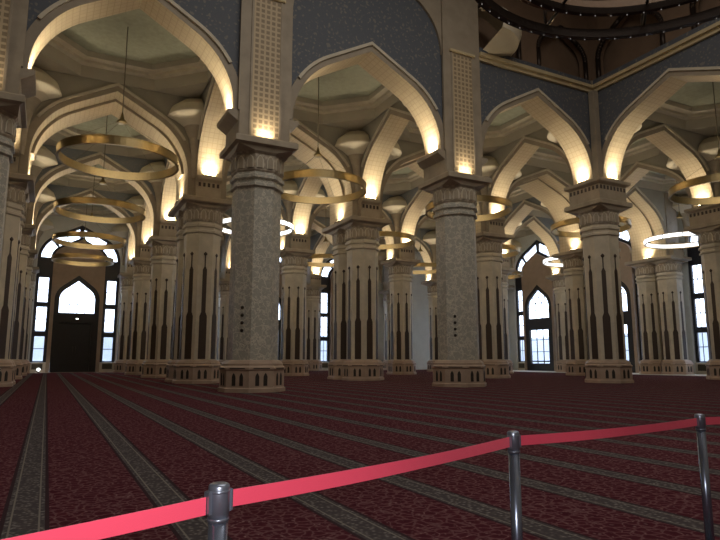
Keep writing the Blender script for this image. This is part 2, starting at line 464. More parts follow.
P_plinth = plinth_mb().mesh('plinth', [M['plinth'], M['slot']], False)
P_shaft = shaft_mb().mesh('shaft', [M['cream']])
P_carved = shaft_mb().mesh('carved_shaft', [M['carved']])
P_inlay = [inlay_mb(k).mesh('inlay', [M['inlay']], False) for k in range(8)]
P_ring = ring_mb().mesh('ring_moulding', [M['cream']])
P_ringd = ring_mb().mesh('ring_moulding', [M['carved']])
P_cap = capital_mb().mesh('capital', [M['capital'], M['cream'], M['impost']], False)
P_aba = {t: abacus_mb(t).mesh('abacus', [M['impost']]) for t in (0.0, TWIN)}
P_implain = impost_mb(0.0).mesh('impost_block', [M['impost'], M['inlay']], False)
P_imp = {t: impost_mb(t, False, True).mesh('impost_block', [M['impost'], M['inlay']], False) for t in (0.0, TWIN)}
P_impf = impost_mb(0.0, True).mesh('impost_block', [M['impost']], False)
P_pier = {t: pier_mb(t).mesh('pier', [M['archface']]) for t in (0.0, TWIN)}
P_up = uplight_mb().mesh('uplight', [M['bronze'], M['lamp']], False)
mb = MB(); mb.revolve([(0.001, -0.02), (0.075, -0.02), (0.075, 0.02), (0.001, 0.02)], 14)
P_vent = mb.mesh('vent', [M['slot']])
P_vent.transform(Matrix.Rotation(pi/2, 4, 'X'))

ROWW = {-1: 'dome edge', 0: 'front row', 1: 'second row', 2: 'third row', 3: 'fourth row', 4: 'back wall'}
ORD = ['first', 'second', 'third', 'fourth', 'fifth', 'sixth']
COLUMN_LABEL = {
    (-1, 0): 'carved column at the top left edge, only its capital and pier showing',
    (0, 0): 'largest carved grey column, left of centre, on an arcaded stone plinth',
    (1, 0): 'second carved grey column, right of centre, farther than the largest one',
    (2, 0): 'cream octagonal column with three dark inlays under the dome corner, right of centre',
    (3, 0): 'cream column cut by the right edge of the photo',
    (2, -1): 'carved grey column beyond the right edge, carrying the nearest right arch',
}
columns, colrow = {}, {}
def make_column(i, j):
    tw = TWIN if j == 1 else 0.0
    carved = (i, j) in ((0, 0), (1, 0), (-1, 0), (2, -1))
    ii = i+1
    if (i, j) in COLUMN_LABEL: lab = COLUMN_LABEL[(i, j)]
    elif j == 1 and i < 4: lab = 'paired cream columns with dark slender inlays, %s from the left in the second row' % ORD[ii]
    elif i == 4: lab = {1: 'paired cream pilasters between the two right-hand tall windows', 2: 'cream pilaster on the side wall between the middle and farthest portal windows',
                        3: 'cream pilaster on the side wall beyond the farthest portal window'}[j]
    elif j == 4: lab = 'cream pilaster against the back wall, %s from the left' % ORD[ii]
    else: lab = 'single cream column with dark slender inlays, %s from the left in the %s' % (ORD[ii], ROWW[j])
    name = 'pilaster' if (i == 4 or j == 4) else 'column'
    o = thing(name, (XS[i], YS[j], 0), lab, 'pilaster' if name == 'pilaster' else 'column',
              'pilasters along the walls' if name == 'pilaster' else 'columns of the prayer hall')
    for sg in ((-1, 1) if tw else (0,)):
        dy = sg*tw
        link('plinth', P_plinth, o, (0, dy*1.06, 0))
        link('shaft', P_carved if carved else P_shaft, o, (0, dy, 0))
        if not carved:
            for k in range(8):
                if (sg == -1 and k == 2) or (sg == 1 and k == 6): continue
                if i == 4 and k in (7, 0, 1): continue
                if j == 4 and k in (1, 2, 3): continue
                link('inlay', P_inlay[k], o, (0, dy, 0))
        link('ring_moulding', P_ringd if carved else P_ring, o, (0, dy, 0))
        link('capital', P_cap, o, (0, dy, 0))
    link('abacus', P_aba[tw], o); link('impost_block', P_impf if carved else (P_implain if j == 0 else P_imp[tw]), o)
    pr = link('pier', P_pier[tw], o)
    if name == 'pilaster': pr.scale.z = (17.5-12.49)/(ZTOP-12.49); pr.location.z = 12.49*(1-pr.scale.z)
    columns[(i, j)] = o
    return o

POWER = 44.0
UPL = []
def uplight(i, j, dx, dy, panel=False):
    """small fixture on the ledge at the (dx, dy) side; washes the soffit (or pier panel) above it"""
    o = columns[(i, j)]
    x = dx*hx(i, j); y = dy*hyo(i, j); e = 0.255 if (j == 1 and dx) else 0.11; z = 12.492
    if dx and j >= 1: z = 11.182
    if panel: x, y, e, z = 0, -(CORE+0.16), 0.17, 11.182
    link('uplight', P_up, o, (x+dx*e, y+dy*e, z), pi/2 if dx else 0)
    nm = 'panel_beam' if panel else 'uplight_beam'; L = bpy.data.lights.get(nm)
    if L is None:
        L = bpy.data.lights.new(nm, 'AREA'); L.energy = POWER*(0.4 if panel else 1.0); L.color = (1.0, 0.85, 0.62)
        L.shape = 'RECTANGLE'; L.size = 0.70; L.size_y = 0.10; L.spread = radians(100)
    lo = bpy.data.objects.new(nm, L); COL.objects.link(lo); lo.parent = o
    lo.location = (x+dx*e, y+dy*e, z+0.10)
    d = Vector((-dx*0.10, -dy*0.10, 1)).normalized()      # local -Z up, local X along the fixture
    ax = Vector((0, 1, 0)) if dx else Vector((1, 0, 0)); ax = (ax-d*ax.dot(d)).normalized(); zz = -d; yy = zz.cross(ax)
    lo.rotation_euler = Matrix((ax, yy, zz)).transposed().to_euler()

for j in (0, 1, 2, 3, 4):
    for i in range(-1, 5):
        if (i, j) in ((4, 0), (4, 4)): continue
        make_column(i, j)
make_column(2, -1)

# pier panels with a light at the foot, facing the dome
def pier_panel(i, j):
    o = columns[(i, j)]
    w, d0, d1, z0, z1 = 0.66, CORE+0.012, CORE+0.16, 11.19, 18.25
    m = MB(); m.box(-1.26, -d1, 12.50, 1.26, -d0, 25.9, 0); m.box(-1.2, -d1, z0, 1.2, -0.862, 12.50, 0)
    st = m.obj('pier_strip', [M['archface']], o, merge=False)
    m = MB()
    for sx in (-1, 1): 
        a, b = sorted((sx*w, sx*(w+0.09))); m.box(a, -d1-0.05, z0, b, -d1-0.002, z1, 0)
    m.box(-w, -d1-0.02, z0, w, -d1-0.002, z1-0.12, 1)
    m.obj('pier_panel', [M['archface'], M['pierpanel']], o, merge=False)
    m = MB(); m.box(-0.85, -d1-0.14, z1, 0.85, -d1-0.002, z1+0.12, 0)
    m.obj('gilt_ledge', [M['gold']], o, merge=False)
for i in (-1, 0, 1): pier_panel(i, 0); uplight(i, 0, 0, -1, True)

mb = MB(); mb.box(-1.20, -1.20, 12.51, -0.785, -0.785, 18.28)
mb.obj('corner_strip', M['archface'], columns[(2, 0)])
for (i, j, dx) in ((0, 0, -0.45), (1, 0, -0.45)):
    for k in range(4):
        a = 5*pi/4
        v = link('vent', P_vent, columns[(i, j)], ((R_IN+0.01)*cos(a), (R_IN+0.01)*sin(a), 2.62+0.33*k), a+pi/2)
        v['label'] = 'small round dark vent'

# ------------------------------------------------------------------ arches
GR_T, GR_L = 'arches spanning across the hall', 'arches running from front to back'
def ring_mb(ar, o0, o1, y0, y1, m_face=0, m_soff=1, n1=14, n2=5, t0=0.0):
    """voussoir ring between offsets o0 (inner) and o1 (outer), from y0 to y1; returns MB with UVs"""
    m = MB(); A = ar.full(o0, n1, n2, t0); B = ar.full(o1, n1, n2, t0); n = len(A)
    v = []
    for (ax, az), (bx, bz) in zip(A, B):
        v += [(ax, y0, az), (ax, y1, az), (bx, y1, bz), (bx, y0, bz)]
    f = []; mi = []
    for k in range(n-1):
        a, b = 4*k, 4*k+4
        for q, mm in (((a, b, b+1, a+1), m_soff), ((a+1, b+1, b+2, a+2), m_face), ((a+2, b+2, b+3, a+3), m_face), ((a+3, b+3, b, a), m_face)):
            f.append(q); mi.append(mm)
    for k, e in ((0, 1), (n-1, 0)):
        a = 4*k; f.append((a, a+1, a+2, a+3) if e else (a+3, a+2, a+1, a)); mi.append(m_face)
    m.v = v; m.f = f; m.mi = mi; m.sm = [False]*len(f)
    return m
def set_uv(me, ar):
    """soffit UVs in metres: along the curve and across it"""
    uvl = me.uv_layers.new(name='UVMap')
    base = ar.full(0.0, 30, 10)
    acc = [0.0]
    for p, q in zip(base, base[1:]): acc.append(acc[-1]+math.dist(p, q))
    def s_of(x, z):
        k = min(range(len(base)), key=lambda q: (base[q][0]-x)**2+(base[q][1]-z)**2)
        return acc[k]
    cache = {}
    for li, l in enumerate(me.loops):
        c = me.vertices[l.vertex_index].co; key = (round(c.x, 3), round(c.z, 3))
        if key not in cache: cache[key] = s_of(c.x, c.z)
        uvl.data[li].uv = (c.y+0.9, cache[key])
def hood_mb(ar, y0, y1, off, w=0.10):
    return ring_mb(ar, off, off-w, y0, y1, 0, 0, t0=0.32)

def arch_name(i, j, horiz):
    ii = i+1
    if horiz:
        return 'cream pointed arch across the hall in the %s, from its %s to %s column' % (ROWW[j], ORD[ii], ORD[ii+1])
    nxt = {-1: 'the front row', 0: 'the second row', 1: 'the third row', 2: 'the fourth row', 3: 'the back wall'}[j]
    fr = {-1: 'dome side', 0: 'front row', 1: 'second row', 2: 'third row', 3: 'fourth row'}[j]
    return 'cream pointed arch running back from %s column of the %s to %s' % (ORD[ii], fr, nxt)
ARCH_CACHE = {}
def arch_meshes(span, rise, thick, double, stilt):
    key = (round(span, 3), round(thick, 3), double, round(stilt, 3))
    if key in ARCH_CACHE: return ARCH_CACHE[key]
    a_ = span/2; ar = Arch(a_, rise, 0.83*(a_*a_+rise*rise)/(2*a_), stilt)
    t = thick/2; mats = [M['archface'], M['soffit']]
    parts = []
    if double:      # broad arch over the paired columns, a lower rib along its middle
        mm = ring_mb(ar, 0.0, -VD, -t, t).mesh('archivolt', mats); set_uv(mm, ar); parts.append(('archivolt', mm))
        mm = ring_mb(ar, 0.16, 0.002, -t+1.15, t-1.15, t0=0.07).mesh('rib', mats); set_uv(mm, ar); parts.append(('rib', mm))
    else:
        mm = ring_mb(ar, 0.0, -VD, -t, t).mesh('archivolt', mats); set_uv(mm, ar); parts.append(('archivolt', mm))
    for sg in (-1, 1):
        y = sg*t; y0, y1 = (y-0.10, y-0.002) if sg < 0 else (y+0.002, y+0.10)
        parts.append(('hood_moulding', hood_mb(ar, y0, y1, -VD+0.14, 0.15).mesh('hood_moulding', [M['cream']])))
    ARCH_CACHE[key] = (ar, parts)
    return ARCH_CACHE[key]
def notch_outline(ar, h0, h1, z0, z1, off):
    pts = [(-h0, z1), (-h0, z0)]
    L = ar.full(off); L = [(x, z+z0+ar.stilt) for x, z in L]
    pts += [p for p in reversed(L)]      # left springing -> apex -> right springing
    pts += [(h1, z0), (h1, z1)]
    # drop coincident points
    out = []
    for p in pts:
        if not out or math.dist(out[-1], p) > 1e-4: out.append(p)
    return out
SPMESH = {}
def arch_bay(i, j, horiz, lights=(True, True)):
    spr = SPL if (horiz and j >= 1) else SPR
    if horiz:
        a0, a1 = XS[i]+hx(i, j), XS[i+1]-hx(i+1, j); c = (a0+a1)/2
        span = a1-a0; thick = 2*coreY(j); loc = (c, YS[j], SPR); rz = 0; dbl = j == 1
        e0, e1 = XS[i]+CORE+0.01, XS[i+1]-CORE-0.01
    else:
        a0, a1 = YS[j]+hyo(i, j), YS[j+1]-hyo(i, j+1); c = (a0+a1)/2
        span = a1-a0; thick = 2*CORE; loc = (XS[i], c, SPR); rz = pi/2; dbl = False
        e0, e1 = YS[j]+coreY(j)+0.01, YS[j+1]-coreY(j+1)-0.01
    ar, parts = arch_meshes(span, APEX-SPR, thick, dbl, SPR-spr)
    o = thing('arch', loc, arch_name(i, j, horiz), 'arch', GR_T if horiz else GR_L, rz)
    for nm, me in parts: link(nm, me, o)
    # wall above the ring
    e = VD+0.008
    dome = (horiz and j == 0 and i < 2) or (not horiz and i == 2 and j == -1)
    tw = thick-0.16
    h0, h1 = c-e0, e1-c
    zt = 25.9 if (dome and horiz and i == 0) else ZTOP
    inner = (j <= 1 if horiz else j <= 0)
    key = (round(span, 3), round(tw, 3), zt, inner, round(spr, 2), round(h0, 3), round(h1, 3))
    me = SPMESH.get(key)
    if me is None:
        me = plate(notch_outline(ar, h0, h1, spr, zt, -e), [], tw); me.name = 'wall_arcade'
        me.materials.append(M['taupe'] if inner else M['spandrel_in']); me.materials.append(M['spandrel'])
        SPMESH[key] = me
    if dome:
        me = me.copy()
        for p in me.polygons:
            if horiz and p.normal.y < -0.9 or (not horiz and p.normal.y > 0.9): p.material_index = 1
    w = struct(link('wall_arcade', me, None, (loc[0], loc[1], 0), rz))
    if horiz:
        if lights[0]: uplight(i, j, 1, 0)
        if lights[1]: uplight(i+1, j, -1, 0)
    else:
        if lights[0]: uplight(i, j, 0, 1)
        if lights[1]: uplight(i, j+1, 0, -1)

for j in range(0, 4):
    for i in range(-1, 4):
        if j == 0 and i == 3: continue
        arch_bay(i, j, True)
for i in range(-1, 4):
    for j in range(0, 4): arch_bay(i, j, False)
arch_bay(2, -1, False)

# ------------------------------------------------------------------ bay vaults
def bay_vault(x0, x1, y0, y1, bx0, bx1, by0, by1):
    """ceiling over one bay: flat corners, octagonal drum, cornice, green panel; fans in the corners.
       b* = the clear faces of the walls around it"""
    cx, cy = (bx0+bx1)/2, (by0+by1)/2; hx, hyy = (bx1-bx0)/2, (by1-by0)/2
    m = MB()
    def oc(f, z, kx=0.44):
        ax, ay = hx*f, hyy*f; qx, qy = ax*kx, ay*kx
        return [(ax, -qy, z), (ax, qy, z), (qx, ay, z), (-qx, ay, z), (-ax, qy, z), (-ax, -qy, z), (-qx, -ay, z), (qx, -ay, z)]
    zb = 17.55
    O = oc(0.985, zb)
    c = [(hx, hyy, zb), (-hx, hyy, zb), (-hx, -hyy, zb), (hx, -hyy, zb)]
    # rim between the square and the octagon, then drum
    rings = [oc(0.985, zb), oc(0.985, 18.25), oc(0.93, 18.32), oc(0.93, 18.5), oc(0.86, 18.56), oc(0.86, 18.9)]
    m.loft(rings, 0, False, False, mis=[0, 1, 1, 1, 0])
    top = oc(0.86, 18.9); apex = (0, 0, 19.12)
    m.add(top+[apex], [(k, (k+1) % 8, 8) for k in range(8)], 2)
    m.add(O+c, [(1, 8, 2), (3, 9, 4), (5, 10, 6), (7, 11, 0), (0, 11, 8, 1), (2, 8, 9, 3), (4, 9, 10, 5), (6, 10, 11, 7)], 0)
    o = struct(m.obj('ceiling', [M['plaster'], M['cream'], M['panelgreen']], None, (cx, cy, 0)))
    for sx in (-1, 1):
        for sy in (-1, 1):
            lk = link('squinch', P_fan, o, (sx*hx, sy*hyy, 0), {(1,1): pi, (-1,1): -pi/2, (-1,-1): 0, (1,-1): pi/2}[(sx, sy)])
            q = link('fan_shell', P_shell, lk, (0, 0, 0))
    return o
mb = MB()
prof = [(0.20, 12.4), (0.24, 13.0), (0.30, 14.0), (0.46, 14.9), (0.8, 15.6)]
mb.quarter(prof)
P_fan = mb.mesh('squinch', [M['impost']])
mb = MB()
mb.quarter([(0.8, 15.6), (1.2, 15.85), (1.7, 16.05), (1.8, 16.12), (1.8, 16.2), (1.6, 16.7), (1.0, 17.2), (0.3, 17.5)])
P_shell = mb.mesh('fan_shell', [M['fan']])
for i in range(-1, 4):
    for j in range(-1, 4):
        if j == -1 and i < 2: continue
        xb0, xb1 = XS[i]+CORE+0.006, (XS[i+1]-CORE-0.006 if i < 3 else WX-0.006)
        if j == -1: yb0 = 13.7
        else: yb0 = YS[j]+coreY(j)+0.006
        yb1 = YS[j+1]-coreY(j+1)-0.006 if j < 3 else WY
        bay_vault(XS[i], XS[i+1], 0, 0, xb0, xb1, yb0, yb1)

# ------------------------------------------------------------------ floor, roof, dome, closing walls
mb = MB(); mb.box(-15, -9, -0.3, WX+0.5, WY+0.5, 0)
struct(mb.obj('floor', M['carpet']))
mb = MB(); mb.box(50.0, 13.7, 0.003, WX-0.03, WY-0.03, 0.035); 
struct(mb.obj('trim_1', M['white']))
mb = MB(); mb.box(-14, 72.2, 0.003, 0.3, WY-0.03, 0.035); mb.box(5.0, 72.2, 0.003, 50.0, WY-0.03, 0.035)
struct(mb.obj('trim_2', M['plinth']))
mb = MB()
mb.box(-14.6, 26.8, ZTOP+0.01, WX+0.6, WY+0.6, ZTOP+0.3); mb.box(31.5, 13.0, ZTOP+0.01, WX+0.6, 26.8, ZTOP+0.3); mb.box(-14.6, -9, ZTOP+0.01, -3.9, 26.8, ZTOP+0.3)
struct(mb.obj('ceiling_roof', M['plaster']))

# dome square above the arcade: cornice, octagonal zone with blind arches, lid
DX0, DX1, DY0, DY1 = -2.9, 30.7, -7.7, 25.9
mb = MB()
yw, xw = DY1-CORE+0.08, DX1-CORE+0.08
for z0, z1, p in ((18.30, 18.52, 0.16), (18.52, 18.72, 0.34)):
    for x0, x1 in ((DX0+1.3, XS[0]-1.3), (XS[1]+1.3, xw-p)): mb.box(x0, yw-p, z0, x1, yw, z1, 0)
    mb.box(xw-p, YS[-1]+1.0, z0, xw, yw, z1, 0)
struct(mb.obj('trim_cornice', [M['gold']], None, (0, 0, 0), 0, False))
# tall blind arch framing the blue wall over the middle bay
ar = Arch(4.36, 4.6, 3.4)
pts = [(-4.37, 25.9), (-4.37, 18.0), (-4.365, 18.0)]+[(x, z+18.0) for x, z in reversed(ar.full())][1:-1]+[(4.365, 18.0), (4.37, 18.0), (4.37, 25.9)]
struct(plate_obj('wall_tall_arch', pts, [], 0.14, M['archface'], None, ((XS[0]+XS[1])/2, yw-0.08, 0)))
def niche_plate(name, W, n, z0, z1, mat):
    a_ = min(W/n*0.36, 2.3); ar = Arch(a_, 0.95*a_, 0.62*a_)
    holes = []
    for k in range(n):
        c = -W/2+W/n*(k+0.5)
        L = [(x+c, z+z0+2.0) for x, z in ar.full(0, 8, 3)]
        holes.append([(c+ar.a, z0+0.25)]+L+[(c-ar.a, z0+0.25)])
    return plate(([(-W/2, z0), (W/2, z0), (W/2, z1), (-W/2, z1)]), holes, 0.5), holes
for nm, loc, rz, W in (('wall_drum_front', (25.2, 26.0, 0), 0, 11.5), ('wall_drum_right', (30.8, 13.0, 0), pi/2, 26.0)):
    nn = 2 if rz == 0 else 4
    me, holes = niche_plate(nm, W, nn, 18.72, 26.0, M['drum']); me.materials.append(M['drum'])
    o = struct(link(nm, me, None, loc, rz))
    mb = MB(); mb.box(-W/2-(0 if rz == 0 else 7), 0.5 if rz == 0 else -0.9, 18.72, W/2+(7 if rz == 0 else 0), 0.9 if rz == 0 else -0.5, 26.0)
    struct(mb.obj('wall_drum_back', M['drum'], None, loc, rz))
    for h in holes:      # dark moulded edge round every blind arch
        mb2 = MB()
        y0, y1 = (-0.33, -0.2) if rz == 0 else (0.2, 0.33)
        for p, q in zip(h, h[1:]):
            mb2.tube((p[0], (y0+y1)/2, p[1]), (q[0], (y0+y1)/2, q[1]), 0.16, 6)
        mb2.obj('arch_moulding', M['bronze'], o, (0, 0, 0), 0, False)
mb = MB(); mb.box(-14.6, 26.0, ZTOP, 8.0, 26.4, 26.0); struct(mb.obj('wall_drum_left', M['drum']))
fs = MB(); fs.quarter([(0.9, 18.75), (1.6, 18.95), (2.6, 19.25), (2.8, 19.8), (2.4, 20.6), (1.2, 21.3), (0.3, 21.5)], 12)
struct(fs.obj('trim_fan', [M['fan']], None, (XS[1]+1.3, 25.6, 0), -pi/2))
mb = MB(); mb.box(32.0, -9, ZTOP, 32.4, 27.4, 26.0); mb.box(-14.6, 27.0, ZTOP, 32.4, 27.4, 26.0)
struct(mb.obj('wall_drum_outer', M['drum'], merge=False))
# lid and unseen sides that close the room
mb = MB(); mb.box(-14.6, -9.1, 26.0, 32.4, 27.4, 26.3)
struct(mb.obj('ceiling_dome', M['drum']))
mb = MB(); mb.box(-3.9, -8.6, ZTOP, -3.5, 27, 26.0); mb.box(-14.6, -9.0, 0, 31.5, -8.6, 26.0); mb.box(-14.6, -9, 0, -14.2, WY+.5, ZTOP)
struct(mb.obj('wall_left', M['plaster'], None, (0, 0, 0), 0, False))
mb = MB(); mb.box(31.3, -8.6, 0, 31.7, 13.4, 26.0); mb.box(31.7, 13.0, 0, WX+0.6, 13.4, ZTOP)
struct(mb.obj('wall_right_near', M['plaster'], None, (0, 0, 0), 0, False))

# ------------------------------------------------------------------ portals in the back and the side wall
PA = Arch(4.3, 4.1, 3.0); PZ = 12.7            # outer outline of a portal
DA = Arch(2.32, 2.8, 2.0); DZ = 8.1           # pointed door arch
def poly_arch(ar, z, off=0.0, foot=None):
    L = [(x, y+z) for x, y in ar.full(off)]
    if foot is not None: L = [(L[0][0], foot)]+L+[(L[-1][0], foot)]
    return L
T0 = 0.0
BANDO, BANDI = 0.32, 1.30
def ring_pane(t0, t1, sgn, o0=BANDO, o1=BANDI):
    A = PA.half(o0, 12, 4, t0, t1); B = PA.half(o1, 12, 4, t0, t1)
    L = A+list(reversed(B))
    return [(sgn*x, z+PZ) for x, z in (L if sgn > 0 else reversed(L))]
FL0, FL1 = 3.02, 4.0
PANES = []
for sg in (-1, 1):
    for z0, z1 in ((1.25, 3.95), (4.5, 7.2), (7.75, 10.5)):
        a, b = sorted((sg*FL0, sg*FL1)); PANES.append([(a, z0), (b, z0), (b, z1), (a, z1)])
    for t0, t1 in ((0.02, 0.42), (0.48, 0.955)): PANES.append(ring_pane(t0, t1, sg))
def bars_for(mb, y, kind):
    for sg in (-1, 1):
        for z0, z1 in ((1.25, 3.95), (4.5, 7.2), (7.75, 10.5)):
            a, b = sorted((sg*FL0, sg*FL1)); zm = (z0+z1)/2
            mb.box(a, y-0.03, zm-0.04, b, y+0.03, zm+0.04)
            if kind == 'glazed': mb.box(a+0.42, y-0.03, z0, a+0.47, y+0.03, z1)
        for t in (0.22, 0.70):
            p, q = PA.pt(t, BANDO), PA.pt(t, BANDI)
            mb.tube((sg*p[0], y, p[1]+PZ), (sg*q[0], y, q[1]+PZ), 0.04, 6)
def make_portal(num, loc, rz, kind):
    """window wall filling one bay: local x along the wall, y out of the room"""
    root = struct(link('window_%d' % num, None, None, loc, rz))
    # dark frame with the openings for the panes
    outer = poly_arch(PA, PZ, 0.0, 1.12)
    inner_h = poly_arch(PA, PZ, BANDI+0.32, 1.125)
    core = poly_arch(DA, DZ, 0.15); core = [(core[0][0], 1.3)]+core+[(core[-1][0], 1.3)]
    o = plate_obj('window_frame', outer, PANES+[core], 0.22, M['frame'], root, (0, 0.35, 0))
    # stone centre panel with the pointed door opening
    pan = poly_arch(PA, PZ, BANDI+0.30, 0.0)
    notch = poly_arch(DA, DZ, 0.0, 0.0)
    hw = pan[0][0]
    outl = [(hw, 0.0)]+pan[1:-1]+[(-hw, 0.0), (-DA.a, 0.0)]+list(reversed(notch[1:-1]))+[(DA.a, 0.0)]
    # pull the panel's jambs in to the flank lights
    outl = [(max(-2.8, min(2.8, a)), z) for a, z in outl]
    plate_obj('centre_panel', outl, [], 0.4, M['portal'], root, (0, 0.04, 0))
    # dado under the flank lights
    mb = MB()
    for sg in (-1, 1):
        a, b = sorted((sg*2.50, sg*4.3)); mb.box(a, 0.05, 0, b, 0.45, 1.11, 0)
        a, b = sorted((sg*3.0, sg*4.05)); mb.box(a, 0.02, 0.35, b, 0.06, 0.95, 1)
    mb.obj('dado', [M['cream'], M['dado']], root, (0, 0, 0), 0, False)
    mb = MB(); bars_for(mb, 0.36, kind); mb.obj('glazing_bar', M['frame'], root, (0, 0, 0), 0, False)
    for h in PANES:
        me = plate(h, [], 0.02); me.materials.append(M['glass']); link('pane', me, root, (0, 0.38, 0))
    # door set
    d = struct(link('door_%d' % num, None, None, loc, rz))
    mb = MB(); mb.box(-2.3, -0.14, 0.0, 2.3, 0.3, 0.04); mb.obj('threshold', M['plinth'], d, merge=False)
    fo = poly_arch(DA, DZ, 0.01, 0.02)
    ty = poly_arch(DA, DZ, 0.50)
    ty = [(ty[0][0], 6.6)]+ty+[(ty[-1][0], 6.6)]
    holes = [ty]
    if kind == 'glazed': holes.append([(-1.62, 0.95), (1.62, 0.95), (1.62, 5.15), (-1.62, 5.15)])
    else: holes.append([(-1.62, 0.10), (1.62, 0.10), (1.62, 5.5), (-1.62, 5.5)])
    plate_obj('door_frame', fo, holes, 0.3, M['dark'], d, (0, 0.02, 0))
    me = plate(ty, [], 0.02); me.materials.append(M['glass']); link('fanlight', me, d, (0, 0.06, 0))
    mb = MB()
    y = 0.04
    for a in ((-0.55, 0.55) if kind == 'glazed' else (-0.8, 0.0, 0.8)): mb.box(a-0.035, y-0.03, 6.6, a+0.035, y+0.03, 8.6 if kind == 'glazed' else 9.6)
    mb.box(-1.65, y-0.03, 7.55, 1.65, y+0.03, 7.62)
    if kind == 'glazed':
        def bar(p, q): mb.tube((p[0], y, p[1]), (q[0], y, q[1]), 0.045, 6)
        bar((-1.62, 8.5), (1.62, 8.5))
        for sg in (-1, 1):
            bar((sg*0.55, 8.5), (sg*1.05, 9.25)); bar((sg*0.55, 8.5), (0, 9.35)); bar((sg*1.05, 9.25), (sg*0.75, 10.0)); bar((0, 9.35), (sg*0.45, 10.1)); bar((sg*1.05, 9.25), (sg*1.5, 8.5))
        for a in (-0.55, 0.55): mb.box(a-0.05, y-0.04, 0.95, a+0.05, y+0.04, 5.15)
        for z in (2.4, 3.9): mb.box(-1.62, y-0.03, z-0.04, 1.62, y+0.03, z+0.04)
    mb.obj('glazing_bar', M['dark'], d, (0, 0, 0), 0, False)
    if kind == 'glazed':
        me = plate([(-1.62, 0.95), (1.62, 0.95), (1.62, 5.15), (-1.62, 5.15)], [], 0.02); me.materials.append(M['glass']); link('door_pane', me, d, (0, 0.07, 0))
    else:
        for sg in (-1, 1):
            mb = MB(); a, b = sorted((sg*0.0, sg*1.75)); mb.box(a, 0.175, 0.05, b, 0.25, 5.6)
            for zz in (0.4, 2.1, 3.8):
                mb.box(a+0.3, 0.14, zz, b-0.3, 0.176, zz+1.35)
            lf = mb.obj('door_leaf', M['dark'], d, (0, 0, 0), 0, False)
            mb = MB(); mb.tube((sg*0.15, 0.12, 2.2), (sg*0.15, 0.12, 2.9), 0.03); mb.tube((sg*0.15, 0.12, 2.3), (sg*0.15, 0.18, 2.3), 0.02); mb.tube((sg*0.15, 0.12, 2.8), (sg*0.15, 0.18, 2.8), 0.02); mb.obj('door_handle', M['bronze'], lf, (0, 0, 0), 0)
    return root
back = [(-1, 'door'), (0, 'glazed'), (1, 'glazed'), (2, 'glazed')]
num = 1
def bayc_x(i): return (XS[i]+XS[i+1])/2
def bayc_y(j): return (YS[j]+YS[j+1])/2
centersB = []
for i, k in back:
    make_portal(num, (bayc_x(i), WY, 0), 0, k); centersB.append(bayc_x(i)); num += 1
centersS = []
SIDEY = {0: 32.0, 1: 45.1, 2: 56.5, 3: 67.4}
for j in (0, 1, 2, 3):
    make_portal(num, (WX, SIDEY[j], 0), -pi/2, 'glazed'); centersS.append(SIDEY[j]); num += 1
def wall_with(name, a0, a1, cs, loc, rz, mat):
    pts = [(a0, ZTOP), (a0, 0)]
    for c in sorted(cs):
        L = poly_arch(PA, PZ, -0.005, 0.0)
        pts += [(x+c, z) for x, z in reversed(L)]
    pts += [(a1, 0), (a1, ZTOP)]
    return struct(plate_obj(name, pts, [], 0.5, mat, None, loc, rz))
wall_with('wall_back', -14.5, WX+0.5, centersB, (0, WY+0.25, 0), 0, M['white'])
# side wall: local x runs along -Y after the -90 degree turn
wall_with('wall_right', -WY, -13.2, [-c for c in centersS], (WX+0.25, 0, 0), -pi/2, M['white'])
# exit lamp over the dark doors
mb = MB(); mb.box(-0.16, -0.06, -0.07, 0.16, 0.06, 0.07, 0); mb.box(-0.14, -0.07, -0.055, 0.14, -0.055, 0.055, 1)
tag(mb.obj('exit_lamp', [M['dark'], M['exitlight']], None, (bayc_x(-1)+0.1, WY-0.2, 5.95), 0, False),
    'small white lit lamp above the dark double doors', 'lamp')
mb = MB(); mb.revolve([(0.13, 0.0), (0.15, 0.05), (0.04, 0.09), (0.04, 0.17), (0.001, 0.18)], 14, mi=0)
fl = mb.obj('floor_lamp', M['bronze'], None, (-0.72, 73.3, 0.036)); tag(fl, 'small bright lamp standing on the floor under the left flank window of the dark doors', 'lamp')
mb = MB(); mb.revolve([(0.001, 0.16), (0.10, 0.20), (0.17, 0.32), (0.10, 0.44), (0.001, 0.48)], 16)
mb.obj('bulb', emit('floor_bulb', (0.9, 0.95, 1.0), 6), fl)
fl.location.z = 0.036

# outside: paving and a low boundary wall seen through the glass
mb = MB(); mb.box(-60, WY+0.6, -0.6, 130, 170, -0.1); mb.box(WX+0.6, -60, -0.6, 130, WY+0.6, -0.1)
struct(mb.obj('exterior_ground', M['exterior'], None, (0, 0, 0), 0, False))
mb = MB(); mb.box(-60, 96, -0.1, 84, 97, 5.6); mb.box(82, -60, -0.1, 83, 96, 5.6)
struct(mb.obj('exterior_wall', M['outwall'], None, (0, 0, 0), 0, False))

# ------------------------------------------------------------------ ring chandeliers
RR, RH = 2.95, 0.44
def band(mat_i=0):
    m = MB(); z = RH/2
    m.revolve([(RR, -z), (RR, -z+0.04), (RR-0.02, -z+0.05), (RR-0.02, z-0.05), (RR, z-0.04), (RR, z), (RR-0.12, z), (RR-0.12, -z)], 72, closed=True, smooth=False)
    return m
P_band = band().mesh('ring_band', [M['brass']])
P_joint = []
for k in range(12):
    a = 2*pi*k/12+0.1; mb = MB()
    mb.tube((cos(a)*(RR+0.005), sin(a)*(RR+0.005), -RH/2), (cos(a)*(RR+0.005), sin(a)*(RR+0.005), RH/2), 0.035, 6)
    P_joint.append(mb.mesh('joint_strap', [M['bronze']], False))
mb = MB(); z = RH/2-0.07
mb.revolve([(RR+0.012, -z), (RR+0.012, z), (RR-0.13, z), (RR-0.13, -z)], 72, closed=True, smooth=False)
P_glow = mb.mesh('light_panel', [M['litglass']])
